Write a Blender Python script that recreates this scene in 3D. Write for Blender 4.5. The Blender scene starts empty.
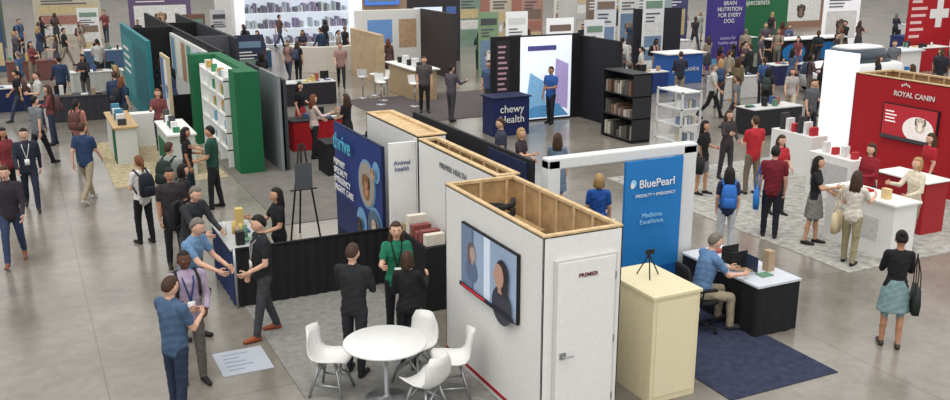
import bpy, math, random
import numpy as np
from mathutils import Vector, Matrix
random.seed(7)
S=bpy.context.scene
S.view_settings.view_transform='Standard'
V=Vector
# ------------------------------------------------------------ materials
def lin(c):
    c=c/255.0
    return c/12.92 if c<=0.04045 else ((c+0.055)/1.055)**2.4
MC={}
def M(col,rough=.75,noise=.10,scale=14,metal=0,emit=0,spec=.3):
    k=(tuple(col),rough,noise,scale,metal,emit)
    if k in MC: return MC[k]
    m=bpy.data.materials.new('m_%d_%d_%d'%tuple(col)); m.use_nodes=True
    nt=m.node_tree; b=nt.nodes['Principled BSDF']
    L=[lin(x) for x in col]
    b.inputs['Roughness'].default_value=rough; b.inputs['Metallic'].default_value=metal
    b.inputs['Specular IOR Level'].default_value=spec
    if noise>0:
        tc=nt.nodes.new('ShaderNodeTexCoord'); n=nt.nodes.new('ShaderNodeTexNoise')
        n.inputs['Scale'].default_value=scale; n.inputs['Detail'].default_value=3
        r=nt.nodes.new('ShaderNodeValToRGB')
        r.color_ramp.elements[0].position=.3; r.color_ramp.elements[1].position=.7
        r.color_ramp.elements[0].color=[x*(1-noise) for x in L]+[1]
        r.color_ramp.elements[1].color=[min(1,x*(1+noise)) for x in L]+[1]
        nt.links.new(tc.outputs['Object'],n.inputs['Vector']); nt.links.new(n.outputs['Fac'],r.inputs['Fac'])
        nt.links.new(r.outputs['Color'],b.inputs['Base Color'])
    else: b.inputs['Base Color'].default_value=L+[1]
    if emit>0:
        b.inputs['Emission Color'].default_value=L+[1]; b.inputs['Emission Strength'].default_value=emit
    MC[k]=m; return m
WHITE=M((228,228,226),.5,.03); BLACK=M((30,30,33),.7,.2); WOOD=M((206,178,136),.7,.18,9)
PLY=M((180,148,106),.8,.2,6); METAL=M((170,172,175),.35,.03,9,.8); CREAM=M((218,208,174),.6,.04)
RED=M((168,26,36),.6,.05); NAVY=M((28,36,70),.7,.1)
DGREY=M((66,68,72),.8,.1); GREEN=M((24,98,62),.7,.08); TEAL=M((44,118,126),.7,.06)
BLUE=M((34,120,190),.6,.05); PURPLE=M((66,54,130),.6,.05); TAN=M((178,154,122),.7,.1)
LIT=M((240,242,246),.5,0,emit=.45)
# ------------------------------------------------------------ mesh builder
class MB:
    def __init__(s,name): s.n=name;s.v=[];s.f=[];s.mi=[];s.sm=[];s.mats=[]
    def add(s,vs,fs,mat,smooth=False):
        o=len(s.v); s.v+= [tuple(v) for v in vs]
        if mat not in s.mats: s.mats.append(mat)
        i=s.mats.index(mat)
        for f in fs: s.f.append(tuple(o+k for k in f)); s.mi.append(i); s.sm.append(smooth)
    def box(s,x0,x1,y0,y1,z0,z1,mat):
        s.add([(x0,y0,z0),(x1,y0,z0),(x1,y1,z0),(x0,y1,z0),(x0,y0,z1),(x1,y0,z1),(x1,y1,z1),(x0,y1,z1)],
              [(0,3,2,1),(4,5,6,7),(0,1,5,4),(1,2,6,5),(2,3,7,6),(3,0,4,7)],mat)
    def tube(s,p0,p1,r0,r1,mat,n=10):
        vs,fs=cone_mesh(V(p0),r0,V(p1),r1,n,flat=True); s.add(vs,fs,mat,True)
    def ell(s,c,r,mat,n=12):
        vs,fs=sphere_mesh(n,max(6,n//2+2)); s.add([(c[0]+r[0]*x,c[1]+r[1]*y,c[2]+r[2]*z) for x,y,z in vs],fs,mat,True)
    def lathe(s,c,prof,mat,n=32):
        vs=[];fs=[]
        for r,z in prof:
            for i in range(n):
                a=2*math.pi*i/n; vs.append((c[0]+r*math.cos(a),c[1]+r*math.sin(a),c[2]+z))
        for k in range(len(prof)-1):
            for i in range(n):
                j=(i+1)%n; fs.append((k*n+i,k*n+j,(k+1)*n+j,(k+1)*n+i))
        fs.append(tuple(range(n-1,-1,-1))); fs.append(tuple((len(prof)-1)*n+i for i in range(n)))
        s.add(vs,fs,mat,True)
    def pleat(s,pts,z0,z1,mat,closed=False,step=.05,amp=.018):
        P=[V(p) for p in pts]
        if closed: P.append(P[0])
        vs=[];k=0
        for a,b in zip(P[:-1],P[1:]):
            L=(b-a).length; n=max(2,int(L/step)); d=(b-a)/n; nn=V((d.y,-d.x)).normalized()
            for i in range(n+(0 if closed else 1)):
                p=a+d*i; q=p+nn*amp*math.sin(k*math.pi/2+math.sin(k)*.6); q2=p+nn*amp*2*math.sin(k*math.pi/2+math.sin(k)*.6); k+=1
                vs.append((q.x,q.y,z1)); vs.append((q2.x,q2.y,z0))
        m=len(vs)//2; fs=[]
        for i in range(m if closed else m-1):
            j=(i+1)%m; fs.append((2*i,2*i+1,2*j+1,2*j))
        s.add(vs,fs,mat,True)
    def build(s,loc=None,rot=0,parent=None,bevel=0,solid=0):
        me=bpy.data.meshes.new(s.n); vs=np.array(s.v,dtype=float)
        off=np.zeros(3)
        if loc is None:
            off=np.array([(vs[:,0].min()+vs[:,0].max())/2,(vs[:,1].min()+vs[:,1].max())/2,vs[:,2].min()]); loc=tuple(off); vs=vs-off
        me.from_pydata([tuple(v) for v in vs],[],s.f)
        for m in s.mats: me.materials.append(m)
        me.polygons.foreach_set('material_index',s.mi); me.polygons.foreach_set('use_smooth',s.sm)
        me.update()
        o=bpy.data.objects.new(s.n,me); bpy.context.collection.objects.link(o)
        o.location=loc; o.rotation_euler=(0,0,rot)
        if parent: o.parent=parent
        if solid:
            md=o.modifiers.new('s','SOLIDIFY'); md.thickness=solid
        if bevel:
            md=o.modifiers.new('b','BEVEL'); md.width=bevel; md.segments=2; md.limit_method='ANGLE'
        return o
def frame(d):
    d=d.normalized(); a=V((0,0,1)) if abs(d.z)<.9 else V((1,0,0))
    u=d.cross(a).normalized(); return u,d.cross(u)
def cone_mesh(p0,r0,p1,r1,n=10,flat=False):
    d=(p1-p0).normalized(); u,w=frame(d); R=[]
    if not flat:
        for a in (75,40): R.append((p0-d*r0*math.sin(math.radians(a)),r0*math.cos(math.radians(a))))
    R.append((p0,r0)); R.append((p1,r1))
    if not flat:
        for a in (40,75): R.append((p1+d*r1*math.sin(math.radians(a)),r1*math.cos(math.radians(a))))
    vs=[];fs=[]
    for c,r in R:
        for i in range(n):
            a=2*math.pi*i/n; vs.append(c+(u*math.cos(a)+w*math.sin(a))*r)
    for k in range(len(R)-1):
        for i in range(n):
            j=(i+1)%n; fs.append((k*n+i,(k+1)*n+i,(k+1)*n+j,k*n+j))
    fs.append(tuple(range(n))); fs.append(tuple((len(R)-1)*n+i for i in range(n-1,-1,-1)))
    return vs,fs
def sphere_mesh(nu,nv):
    vs=[(0,0,1)];fs=[]
    for k in range(1,nv):
        t=math.pi*k/nv
        for i in range(nu):
            a=2*math.pi*i/nu; vs.append((math.sin(t)*math.cos(a),math.sin(t)*math.sin(a),math.cos(t)))
    vs.append((0,0,-1)); e=len(vs)-1
    for i in range(nu):
        j=(i+1)%nu; fs.append((0,1+i,1+j)); fs.append((e,e-nu+j,e-nu+i))
        for k in range(nv-2):
            a=1+k*nu; fs.append((a+i,a+nu+i,a+nu+j,a+j))
    return vs,fs
def text(parent,body,size,pos,face='x',mat=None,align='CENTER',bold=0):
    cu=bpy.data.curves.new('lettering','FONT'); cu.body=body; cu.size=size; cu.align_x=align; cu.extrude=.003
    cu.offset=bold*size
    cu.materials.append(mat or WHITE)
    o=bpy.data.objects.new('lettering',cu); bpy.context.collection.objects.link(o)
    o.rotation_euler=(math.pi/2,0,-math.pi/2) if face=='x' else (math.pi/2,0,0)
    o.location=pos
    if parent:
        o.parent=parent; o.matrix_parent_inverse=Matrix.Translation(-V(parent.location))
    return o
class Art:
    """flat printed artwork on a panel. o = lower-left seen from viewer, face x -> panel faces -X, y -> faces -Y"""
    def __init__(s,mb,o,face): s.mb=mb;s.o=V(o);s.k=1;s.r=V((0,-1,0)) if face=='x' else V((1,0,0));s.n=V((-1,0,0)) if face=='x' else V((0,-1,0))
    def P(s,u,v,off): return s.o+s.r*u+V((0,0,v))+s.n*off
    def poly(s,pts,mat):
        d=.002*s.k;s.k+=1; s.mb.add([s.P(u,v,d) for u,v in pts],[tuple(range(len(pts)))],mat)
    def rect(s,u0,u1,v0,v1,mat): s.poly([(u0,v0),(u1,v0),(u1,v1),(u0,v1)],mat)
    def ell(s,u,v,a,b,mat,n=20): s.poly([(u+a*math.cos(6.2832*i/n),v+b*math.sin(6.2832*i/n)) for i in range(n)],mat)
    def lines(s,u0,u1,v0,v1,n,mat):
        h=(v1-v0)/n
        for i in range(n):
            w=(u1-u0)*random.uniform(.6,1); s.rect(u0,u0+w,v0+i*h+h*.3,v0+i*h+h*.7,mat)
    def dog(s,u,v,k,c,e=0):
        C=M(c,.6,.15,8,emit=e); D=M(tuple(int(q*.5) for q in c),.6,.1,8,emit=e); L=M(tuple(min(255,int(q*1.2)+20) for q in c),.6,.1,8,emit=e)
        s.ell(u,v-.85*k,.75*k,.6*k,C); s.ell(u,v-.7*k,.3*k,.5*k,L)
        s.ell(u-.62*k,v-.05*k,.22*k,.5*k,D); s.ell(u+.62*k,v-.05*k,.22*k,.5*k,D); s.ell(u,v,.58*k,.6*k,C)
        s.ell(u,v-.28*k,.3*k,.28*k,L); s.ell(u,v-.18*k,.1*k,.07*k,BLACK); s.ell(u-.22*k,v+.12*k,.07*k,.08*k,BLACK); s.ell(u+.22*k,v+.12*k,.07*k,.08*k,BLACK)
    def portrait(s,u,v,k,hair,skin,shirt,dr,e=.2):
        H_=M(hair,.5,0,emit=e);K=M(skin,.5,0,emit=e);T=M(shirt,.5,0,emit=e)
        s.ell(u-.1*dr*k,v-1.15*k,.8*k,.75*k,T); s.rect(u-.2*k,u+.15*k,v-.7*k,v-.2*k,K)
        s.ell(u-.15*dr*k,v+.08*k,.52*k,.58*k,H_); s.ell(u-.35*dr*k,v-.3*k,.3*k,.5*k,H_)
        s.ell(u+.1*dr*k,v-.04*k,.38*k,.48*k,K); s.poly([(u+dr*.42*k,v+.05*k),(u+dr*.6*k,v-.14*k),(u+dr*.4*k,v-.18*k)],K)
# ------------------------------------------------------------ people
POSES={
'stand':dict(L=(4,9,12,0),R=(2,9,14,0),lg=((3,3),(-3,3))),
'stand2':dict(L=(12,8,80,25),R=(2,10,14,0),lg=((8,10),(-4,2))),
'walk':dict(L=(-18,9,14,0),R=(20,8,22,5),lg=((24,8),(-18,22))),
'walk2':dict(L=(18,9,22,0),R=(-16,8,12,0),lg=((-16,18),(20,6))),
'phone':dict(L=(22,8,80,28),R=(20,8,85,24),lg=((2,2),(-5,2)),nod=18),
'talk':dict(L=(10,10,60,20),R=(32,14,72,0),lg=((6,4),(-6,3))),
'fold':dict(L=(20,12,78,55),R=(22,12,82,58),lg=((2,2),(-4,2))),
'lean':dict(L=(30,8,34,12),R=(44,10,25,5),lg=((6,8),(-8,4)),lean=16,nod=8),
'wide':dict(L=(6,12,58,18),R=(-2,12,30,5),lg=((14,4),(-10,8)),nod=8),
'sit':dict(L=(34,8,52,14),R=(38,10,48,12),lg=((84,86),(80,78)),lean=14,nod=12),
}
TAGS=['skin','top','bottom','shoe','hair','eye','lip','lanyard','badge']
def make_body(pose,sex,legs='pants',slv='s',hair='short',lany=0,fine=0):
    p=POSES[pose]; lean=math.radians(p.get('lean',0)); F=sex=='f'
    RL=Matrix.Rotation(lean,3,'X'); pel=V((0,0,.92))
    def up(q): return pel+RL@(V(q)-pel)
    cones=[];segs=[]
    def C(t,a,ra,b,rb): cones.append((t,V(a),ra,V(b),rb))
    T='top';B='bottom'
    if legs=='dress': B='top'
    if F: rings=[(.83,.155,.115),(.92,.172,.125),(1.06,.128,.098),(1.2,.142,.108),(1.32,.158,.11),(1.41,.135,.085),(1.455,.075,.062)]
    else: rings=[(.83,.155,.118),(.92,.165,.125),(1.06,.158,.122),(1.2,.174,.128),(1.34,.188,.125),(1.42,.155,.09),(1.465,.08,.07)]
    Rg=[]
    for z,rx,ry in rings:
        c=up((0,0,z)) if z>.92 else V((0,0,z)); Rg.append((c,rx,ry,z))
    for a,b in zip(Rg[:-1],Rg[1:]): segs.append((T if b[3]>.9 else B,a,b))
    sx=.150 if F else .178
    legd=[]; lowest=9
    for sd,(th,kn) in ((1,p['lg'][0]),(-1,p['lg'][1])):
        th,kn=math.radians(th),math.radians(kn); h=V((sd*.088,0,.88)); sp=.03*sd
        if pose=='sit': sp=.12*sd
        if pose=='wide': sp=.10*sd
        k=h+V((sp,-math.sin(th),-math.cos(th))).normalized()*.40
        s2=th-kn; a=k+V((sp*.1,-math.sin(s2),-math.cos(s2))).normalized()*.405
        legd.append((sd,h,k,a,s2)); lowest=min(lowest,a.z)
    for sd,h,k,a,s2 in legd:
        fp=max(-.6,min(.2,s2*.8)) if a.z>lowest+.02 else 0
        if legs=='pants':
            C(B,h,.092 if F else .090,k,.066); C(B,k,.066,a+V((0,0,.02)),.052)
        elif legs=='shorts':
            m=h.lerp(k,.75); C(B,h,.095,m,.082); C('skin',m,.066,k,.054); C('skin',k,.052,k.lerp(a,.35)+V((0,.012,0)),.054); C('skin',k.lerp(a,.35),.05,a,.036)
        else:
            C('skin',h,.08,k,.053); C('skin',k,.05,k.lerp(a,.35)+V((0,.012,0)),.052); C('skin',k.lerp(a,.35),.05,a,.034)
        toe=V((sd*.02,-.17*math.cos(fp),.17*math.sin(fp)))
        C('shoe',a+V((0,.03,-.03)),.042,a+toe+V((0,0,-.038)),.034)
        C('shoe',a+V((0,.0,-.01)),.042,a+toe*.6+V((0,0,-.03)),.038)
    SK=None
    if legs in('skirt','dress'):
        hz=.55 if legs=='skirt' else .48
        SK=[(V((0,-.01,hz)),.225,.18,hz),(V((0,0,.86)),.19,.14,.86),(up((0,0,1.03)),.135,.105,1.03)]
        segs.append((B,SK[2],SK[1])); segs.append((B,SK[1],SK[0]))
    if F:
        for sd in (1,-1): C(T,up((sd*.06,-.055,1.27)),.062,up((sd*.06,-.05,1.22)),.06)
    C('skin',up((0,.012,1.42)),.052,up((0,-.004,1.54)),.05)
    hands=[]
    for sd,key in ((1,'L'),(-1,'R')):
        pi,ab,el,inn=[math.radians(x) for x in p[key]]
        s0=up((sd*sx,.005,1.395)); ua=.285; fa=.255
        e=s0+V((sd*math.sin(ab),-math.sin(pi)*math.cos(ab),-math.cos(pi)*math.cos(ab)))*ua
        w=e+V((-sd*math.sin(inn),-math.sin(pi+el)*math.cos(inn),-math.cos(pi+el)*math.cos(inn)))*fa
        r=.056 if F else .064
        if slv=='l': C(T,s0,r+.004,e,.048); C(T,e,.047,w-(w-e)*.06,.036); C('skin',w-(w-e)*.08,.029,w,.026)
        else:
            m=s0.lerp(e,.62); C(T,s0,r+.004,m,.056); C('skin',m,.044,e,.039); C('skin',e,.038,w,.027)
        C(T,up((sd*.06,.01,1.40)),.06,s0,r) 
        hands.append((sd,w,(w-e).normalized()))
    # ---- union mesh -> voxel remesh -> one continuous surface
    vs=[];fs=[]
    for t,a,ra,b,rb in cones:
        v,f=cone_mesh(a,ra,b,rb,10); o=len(vs); vs+=v; fs+=[tuple(o+i for i in q) for q in f]
    def loft(R):
        nonlocal vs,fs
        n=16;o=len(vs)
        for c,rx,ry,z in R:
            for i in range(n):
                t=2*math.pi*i/n; q=V((rx*math.cos(t),ry*math.sin(t),0)); vs.append(c+RL@q if z>.92 else c+q)
        for k in range(len(R)-1):
            for i in range(n):
                j=(i+1)%n; fs.append((o+k*n+i,o+k*n+j,o+(k+1)*n+j,o+(k+1)*n+i))
        fs.append(tuple(o+i for i in range(n-1,-1,-1))); fs.append(tuple(o+(len(R)-1)*n+i for i in range(n)))
    loft(Rg)
    if SK: loft(SK)
    me=bpy.data.meshes.new('tmp'); me.from_pydata([tuple(v) for v in vs],[],fs); me.update()
    ob=bpy.data.objects.new('tmp',me); bpy.context.collection.objects.link(ob)
    md=ob.modifiers.new('r','REMESH'); md.mode='VOXEL'; md.voxel_size=.014 if fine else .024
    md=ob.modifiers.new('s','SMOOTH'); md.iterations=3 if fine else 1; md.factor=.5
    dg=bpy.context.evaluated_depsgraph_get(); em=ob.evaluated_get(dg).to_mesh()
    n=len(em.vertices); co=np.empty(n*3); em.vertices.foreach_get('co',co); co=co.reshape(-1,3)
    F4=[tuple(q.vertices) for q in em.polygons]
    ob.evaluated_get(dg).to_mesh_clear(); bpy.data.objects.remove(ob); bpy.data.meshes.remove(me)
    cen=np.array([co[list(q)].mean(0) for q in F4])
    best=np.full(len(F4),9.);tag=np.zeros(len(F4),int)
    def upd(d,t):
        nonlocal best,tag
        m=d<best; best=np.where(m,d,best); tag=np.where(m,TAGS.index(t),tag)
    for t,a,ra,b,rb in cones:
        A=np.array(a);D=np.array(b)-A; h=np.clip((cen-A)@D/(D@D),0,1)
        upd(np.linalg.norm(cen-A-h[:,None]*D,axis=1)-(ra+(rb-ra)*h),t)
    Rn=np.array(RL)
    for t,a,b in segs:
        A=np.array(a[0]);D=np.array(b[0])-A; hr=(cen-A)@D/(D@D); h=np.clip(hr,0,1)
        q=cen-A-h[:,None]*D; rx=a[1]+(b[1]-a[1])*h; ry=a[2]+(b[2]-a[2])*h
        ax=np.array((1,0,0)); ay=Rn@np.array((0,1,0)) if b[3]>.92 else np.array((0,1,0))
        e=np.sqrt((q@ax/rx)**2+(q@ay/ry)**2); L=np.linalg.norm(D)
        upd((e-1)*np.minimum(rx,ry)+np.abs(hr-h)*L,t)
    # small cloth folds so garments do not read as smooth plastic
    nz=np.sin(co[:,2]*46+co[:,0]*31)*np.sin(co[:,1]*38-co[:,2]*21)*.0045
    r_=np.linalg.norm(co[:,:2],axis=1)+1e-6; msk=(co[:,2]<1.38)&(co[:,2]>.12)
    co[:,0]+=np.where(msk,nz*co[:,0]/r_,0); co[:,1]+=np.where(msk,nz*co[:,1]/r_,0)
    vv=[tuple(v) for v in co]; ff=list(F4); tt=list(tag); ss=[True]*len(ff)
    def app(v,f,t):
        o=len(vv); vv.extend([tuple(x) for x in v]); ff.extend([tuple(o+i for i in q) for q in f]); tt.extend([TAGS.index(t)]*len(f)); ss.extend([True]*len(f))
    # ---- head
    HM=Matrix.Translation(up((0,-.012,1.605)))@Matrix.Rotation(lean*.5+math.radians(p.get('nod',0)),4,'X')
    def hp(q): return HM@V(q)
    def ell(c,r,t,n=8):
        v,f=sphere_mesh(n,6); app([hp((c[0]+r[0]*x,c[1]+r[1]*y,c[2]+r[2]*z)) for x,y,z in v],f,t)
    def hc(a,ra,b,rb,t='hair'):
        v,f=cone_mesh(V(a),ra,V(b),rb,8); app([hp(x) for x in v],f,t)
    sv,sf=sphere_mesh(24,18) if fine else sphere_mesh(14,10)
    def shape(x,y,z,k=1):
        X,Y,Z=x*.078,y*.096,z*.115
        if z<0:
            X*=1-.32*z*z; Y*= (1-.10*z*z) if y<0 else (1-.40*z*z)
        if y<0 and k==1:
            Y-=.02*math.exp(-((x/.2)**2+((z+.12)/.2)**2))
            for s_ in(1,-1): Y+=.008*math.exp(-(((x-s_*.4)/.2)**2+((z-.08)/.15)**2))
            Y-=.006*math.exp(-((x/.3)**2+((z+.85)/.2)**2))
        return X,Y,Z
    app([hp(shape(*q)) for q in sv],sf,'skin')
    for s_ in(1,-1):
        ell((s_*.031,-.083,.01),(.012,.007,.006),'badge',6); ell((s_*.031,-.088,.01),(.006,.004,.006),'eye',6)
        ell((s_*.031,-.088,.027),(.017,.006,.004),'hair',6)
        ell((s_*.079,.0,-.005),(.011,.018,.03),'skin',8)
    ell((0,-.085,-.052),(.024,.008,.007),'lip',8)
    if hair!='bald':
        g={'buzz':1.04,'short':1.12}.get(hair,1.15)
        lowz=-.45 if hair in('short','buzz','bun','tail') else -.75
        hv=[]
        for x,y,z in sv:
            front=min(max((-(y)-.12+(z-.5)*-.8)/.22,0),1) if z<.55 else 0
            low=min(max((lowz-z)/.2,0),1)
            k=g*(1-max(front,low))+.82*max(front,low)
            X,Y,Z=shape(x,y,z,0); hv.append(hp((X*k,Y*k+.004,Z*k+.003)))
        app(hv,sf,'hair')
        if hair=='long':
            hc((0,.045,.03),.075,(0,.075,-.2),.065)
            for s_ in(1,-1): hc((s_*.062,.015,.03),.032,(s_*.085,.02,-.2),.036); hc((s_*.04,.06,0),.05,(s_*.06,.07,-.22),.045)
        if hair=='bob':
            hc((0,.04,.03),.078,(0,.05,-.08),.07)
            for s_ in(1,-1): hc((s_*.062,.015,.03),.032,(s_*.07,.01,-.09),.034)
        if hair=='tail': hc((0,.1,.04),.03,(0,.14,-.02),.032); hc((0,.14,-.02),.032,(0,.13,-.17),.016)
        if hair=='bun': ell((0,.1,.07),(.045,.045,.045),'hair',10)
    # ---- hands
    for sd,w,d in hands:
        inn=V((-sd,0,0)); 
        if abs(d.x)>.5: inn=V((0,.3,-1))
        nn=(inn-d*inn.dot(d)).normalized(); ac=d.cross(nn).normalized()
        fw=V((0,-1,0.4)); 
        if ac.dot(fw)<0: ac=-ac
        R3=Matrix((ac,nn,d)).transposed()
        v,f=sphere_mesh(8,6); c=w+d*.045
        app([c+R3@V((x*.04,y*.017,z*.052)) for x,y,z in v],f,'skin')
        for i,(o_,ln) in enumerate(zip((.029,.010,-.010,-.028),(.042,.047,.043,.034))):
            b0=w+d*.078+ac*o_; b1=b0+(d*.93+nn*.36+ac*o_*2)*ln; b2=b1+(d*.6+nn*.8)*ln*.85
            for a_,b_,r_ in((b0,b1,.0095),(b1,b2,.0085)):
                v,f=cone_mesh(a_,r_,b_,r_*.85,5); app(v,f,'skin')
        b0=w+d*.025+ac*.03; b1=b0+(d*.7+ac*.65+nn*.3)*.042; b2=b1+(d*.85+ac*.15+nn*.5)*.032
        for a_,b_,r_ in((b0,b1,.012),(b1,b2,.0095)):
            v,f=cone_mesh(a_,r_,b_,r_*.85,5); app(v,f,'skin')
    if lany:
        for s_ in(1,-1):
            v,f=cone_mesh(up((s_*.07,-.03,1.455)),.010,up((s_*.06,-.128,1.36)),.010,6); app(v,f,'lanyard')
            v,f=cone_mesh(up((s_*.06,-.128,1.36)),.010,up((0,-.145,1.12)),.010,6); app(v,f,'lanyard')
        mb=MB('x'); mb.box(-.045,.045,-.158,-.150,1.0,1.12,WHITE); app([up(q) for q in mb.v],mb.f,'badge')
    me=bpy.data.meshes.new('body'); zs=min(v[2] for v in vv)
    me.from_pydata([(x,y,z-zs) for x,y,z in vv],[],ff)
    me.polygons.foreach_set('material_index',tt); me.polygons.foreach_set('use_smooth',ss)
    for _ in TAGS: me.materials.append(None)
    me.update(); return me,zs
BC={}
SKIN={'l':(214,170,146),'m':(178,130,102),'d':(92,60,44),'t':(196,150,122)}
HAIR={'k':(26,22,22),'b':(66,46,34),'l':(170,136,92),'g':(112,106,100),'r':(112,66,42),'w':(190,188,184)}
def person(name,x,y,face,pose,sex,top,bot,hair='short',hc='b',skin='l',legs='pants',slv='s',shoe=(30,28,30),lany=None,H=None,fine=0,z=0,extra=None):
    k=(pose,sex,legs,slv,hair,1 if lany else 0,fine)
    if k not in BC: BC[k]=make_body(*k)
    me,zs=BC[k]
    o=bpy.data.objects.new(name,me); bpy.context.collection.objects.link(o)
    cols=[M(SKIN[skin],.55,.04),M(top,.85,.16),M(bot,.85,.16),M(shoe,.5,.08),M(HAIR[hc],.6,.2,40),M((20,16,14),.3,0),M((150,80,76),.5,0),M(lany or (40,40,44),.7,0),M((232,232,230),.5,0)]
    for i,m in enumerate(cols): o.material_slots[i].link='OBJECT'; o.material_slots[i].material=m
    if H is None: H=1.66 if sex=='f' else 1.76
    s=H/1.74; o.scale=(s,s,s); o.location=(x,y,z); o.rotation_euler=(0,0,math.radians(face-26))
    if extra:
        for e in extra:
            kind,col=e[0],e[1]
            ch=backpack(col) if kind=='backpack' else tote(col,e[2] if len(e)>2 else 1)
            ch.parent=o; ch.location.z-=zs
    return o
def srect(c,rx,ry,n=16,e=.5):
    r=[]
    for i in range(n):
        a=2*math.pi*i/n; ca,sa=math.cos(a),math.sin(a)
        r.append((c[0]+rx*math.copysign(abs(ca)**e,ca),c[1]+ry*math.copysign(abs(sa)**e,sa),c[2]))
    return r
def loft_rings(mb,rs,mat):
    n=len(rs[0]);vs=[p for r in rs for p in r];fs=[]
    for k in range(len(rs)-1):
        for i in range(n):
            j=(i+1)%n; fs.append((k*n+i,k*n+j,(k+1)*n+j,(k+1)*n+i))
    fs.append(tuple(range(n-1,-1,-1)));fs.append(tuple((len(rs)-1)*n+i for i in range(n)))
    mb.add(vs,fs,mat,True)
def backpack(col):
    m=M(col,.8,.12); mb=MB('backpack')
    loft_rings(mb,[srect((0,.20,.98),.12,.06),srect((0,.21,1.02),.145,.085),srect((0,.21,1.25),.145,.08),srect((0,.19,1.38),.12,.06),srect((0,.18,1.42),.07,.03)],m)
    loft_rings(mb,[srect((0,.30,1.0),.09,.03),srect((0,.31,1.03),.11,.04),srect((0,.30,1.16),.11,.035),srect((0,.29,1.19),.09,.02)],m)
    for s in(1,-1):
        pts=[(s*.10,.14,1.38),(s*.12,.0,1.475),(s*.13,-.12,1.36),(s*.14,-.10,1.18),(s*.15,.08,1.04)]
        for a,b in zip(pts[:-1],pts[1:]): mb.tube(a,b,.018,.018,m,6)
    return mb.build(loc=(0,0,0))
def tote(col,side=1):
    m=M(col,.6,.06); mb=MB('tote_bag'); x=side*.27
    loft_rings(mb,[srect((x,.0,.55),.05,.15,e=.3),srect((x,.0,.7),.06,.17,e=.3),srect((x,.0,.93),.035,.19,e=.3)],m)
    for dx in(-.03,.03):
        pts=[(x+dx,-.1,.92),(x+dx-.01*side,-.07,1.15),(x-.04*side,.0,1.42),(x+dx-.01*side,.07,1.15),(x+dx,.1,.92)]
        for a,b in zip(pts[:-1],pts[1:]): mb.tube(a,b,.008,.008,m,5)
    return mb.build(loc=(0,0,0))
# ------------------------------------------------------------ room
def floor_mat():
    m=bpy.data.materials.new('polished_concrete'); m.use_nodes=True; nt=m.node_tree; b=nt.nodes['Principled BSDF']
    tc=nt.nodes.new('ShaderNodeTexCoord'); n1=nt.nodes.new('ShaderNodeTexNoise'); n1.inputs['Scale'].default_value=.45; n1.inputs['Detail'].default_value=9; n1.inputs['Roughness'].default_value=.62
    n2=nt.nodes.new('ShaderNodeTexNoise'); n2.inputs['Scale'].default_value=7; n2.inputs['Detail'].default_value=6
    r=nt.nodes.new('ShaderNodeValToRGB'); e=r.color_ramp.elements
    e[0].position=.32; e[0].color=(lin(112),lin(107),lin(99),1); e[1].position=.68; e[1].color=(lin(149),lin(143),lin(133),1)
    mx=nt.nodes.new('ShaderNodeMixRGB'); mx.blend_type='MULTIPLY'; mx.inputs['Fac'].default_value=.3
    r2=nt.nodes.new('ShaderNodeValToRGB'); r2.color_ramp.elements[0].position=.35; r2.color_ramp.elements[0].color=(.55,.55,.55,1); r2.color_ramp.elements[1].position=.6
    br=nt.nodes.new('ShaderNodeTexBrick'); br.offset=0; br.inputs['Scale'].default_value=1; br.inputs['Brick Width'].default_value=9; br.inputs['Row Height'].default_value=9
    br.inputs['Mortar Size'].default_value=.012; br.inputs['Color1'].default_value=br.inputs['Color2'].default_value=(1,1,1,1); br.inputs['Mortar'].default_value=(.75,.75,.75,1)
    m2=nt.nodes.new('ShaderNodeMixRGB'); m2.blend_type='MULTIPLY'; m2.inputs['Fac'].default_value=1
    nt.links.new(tc.outputs['Object'],n1.inputs['Vector']); nt.links.new(tc.outputs['Object'],n2.inputs['Vector']); nt.links.new(tc.outputs['Object'],br.inputs['Vector'])
    nt.links.new(n1.outputs['Fac'],r.inputs['Fac']); nt.links.new(n2.outputs['Fac'],r2.inputs['Fac'])
    nt.links.new(r.outputs['Color'],mx.inputs['Color1']); nt.links.new(r2.outputs['Color'],mx.inputs['Color2'])
    nt.links.new(mx.outputs['Color'],m2.inputs['Color1']); nt.links.new(br.outputs['Color'],m2.inputs['Color2'])
    nt.links.new(m2.outputs['Color'],b.inputs['Base Color'])
    b.inputs['Roughness'].default_value=.2; b.inputs['Specular IOR Level'].default_value=.5
    return m
mb=MB('floor'); mb.box(-30,85,-5,98,-.2,0,floor_mat()); mb.build()
WM=M((150,150,152),.9,.05,2)
mb=MB('wall_back'); mb.box(-30,85,98,98.3,-.2,9,WM); mb.build()
mb=MB('wall_left'); mb.box(-30.3,-30,-5,98,-.2,9,WM); mb.build()
mb=MB('wall_right'); mb.box(85,85.3,-5,98,-.2,9,WM); mb.build()
def carpet(x0,x1,y0,y1,col,h=.012,sc=60,nz=.3):
    mb=MB('floor_carpet'); mb.box(x0,x1,y0,y1,0.0,h,M(col,.95,nz,sc,spec=.05)); return mb.build()
carpet(2.62,4.69,6.5,13.3,(136,135,131),sc=9,nz=.16)
carpet(12.0,18.5,10.4,17.6,(164,163,158),sc=7,nz=.3)
carpet(7.2,8.95,7.75,10.85,(58,62,82),sc=9,nz=.2)
carpet(10,16,26,31,(94,88,88))
carpet(4.2,9,17.2,23.5,(114,111,106),sc=3,nz=.12)
carpet(1.6,4.1,21.6,27,(168,156,128),sc=8)
mb=MB('floor_sign'); mb.box(1.85,2.5,11.05,11.8,0.0,.008,M((176,182,192),.5,.03))
A_=M((140,150,172),.6,0)
for i in range(5): mb.box(1.95,2.15+.07*((i*2)%3),11.18+i*.12,11.21+i*.12,.008,.010,A_)
mb.build()
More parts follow.
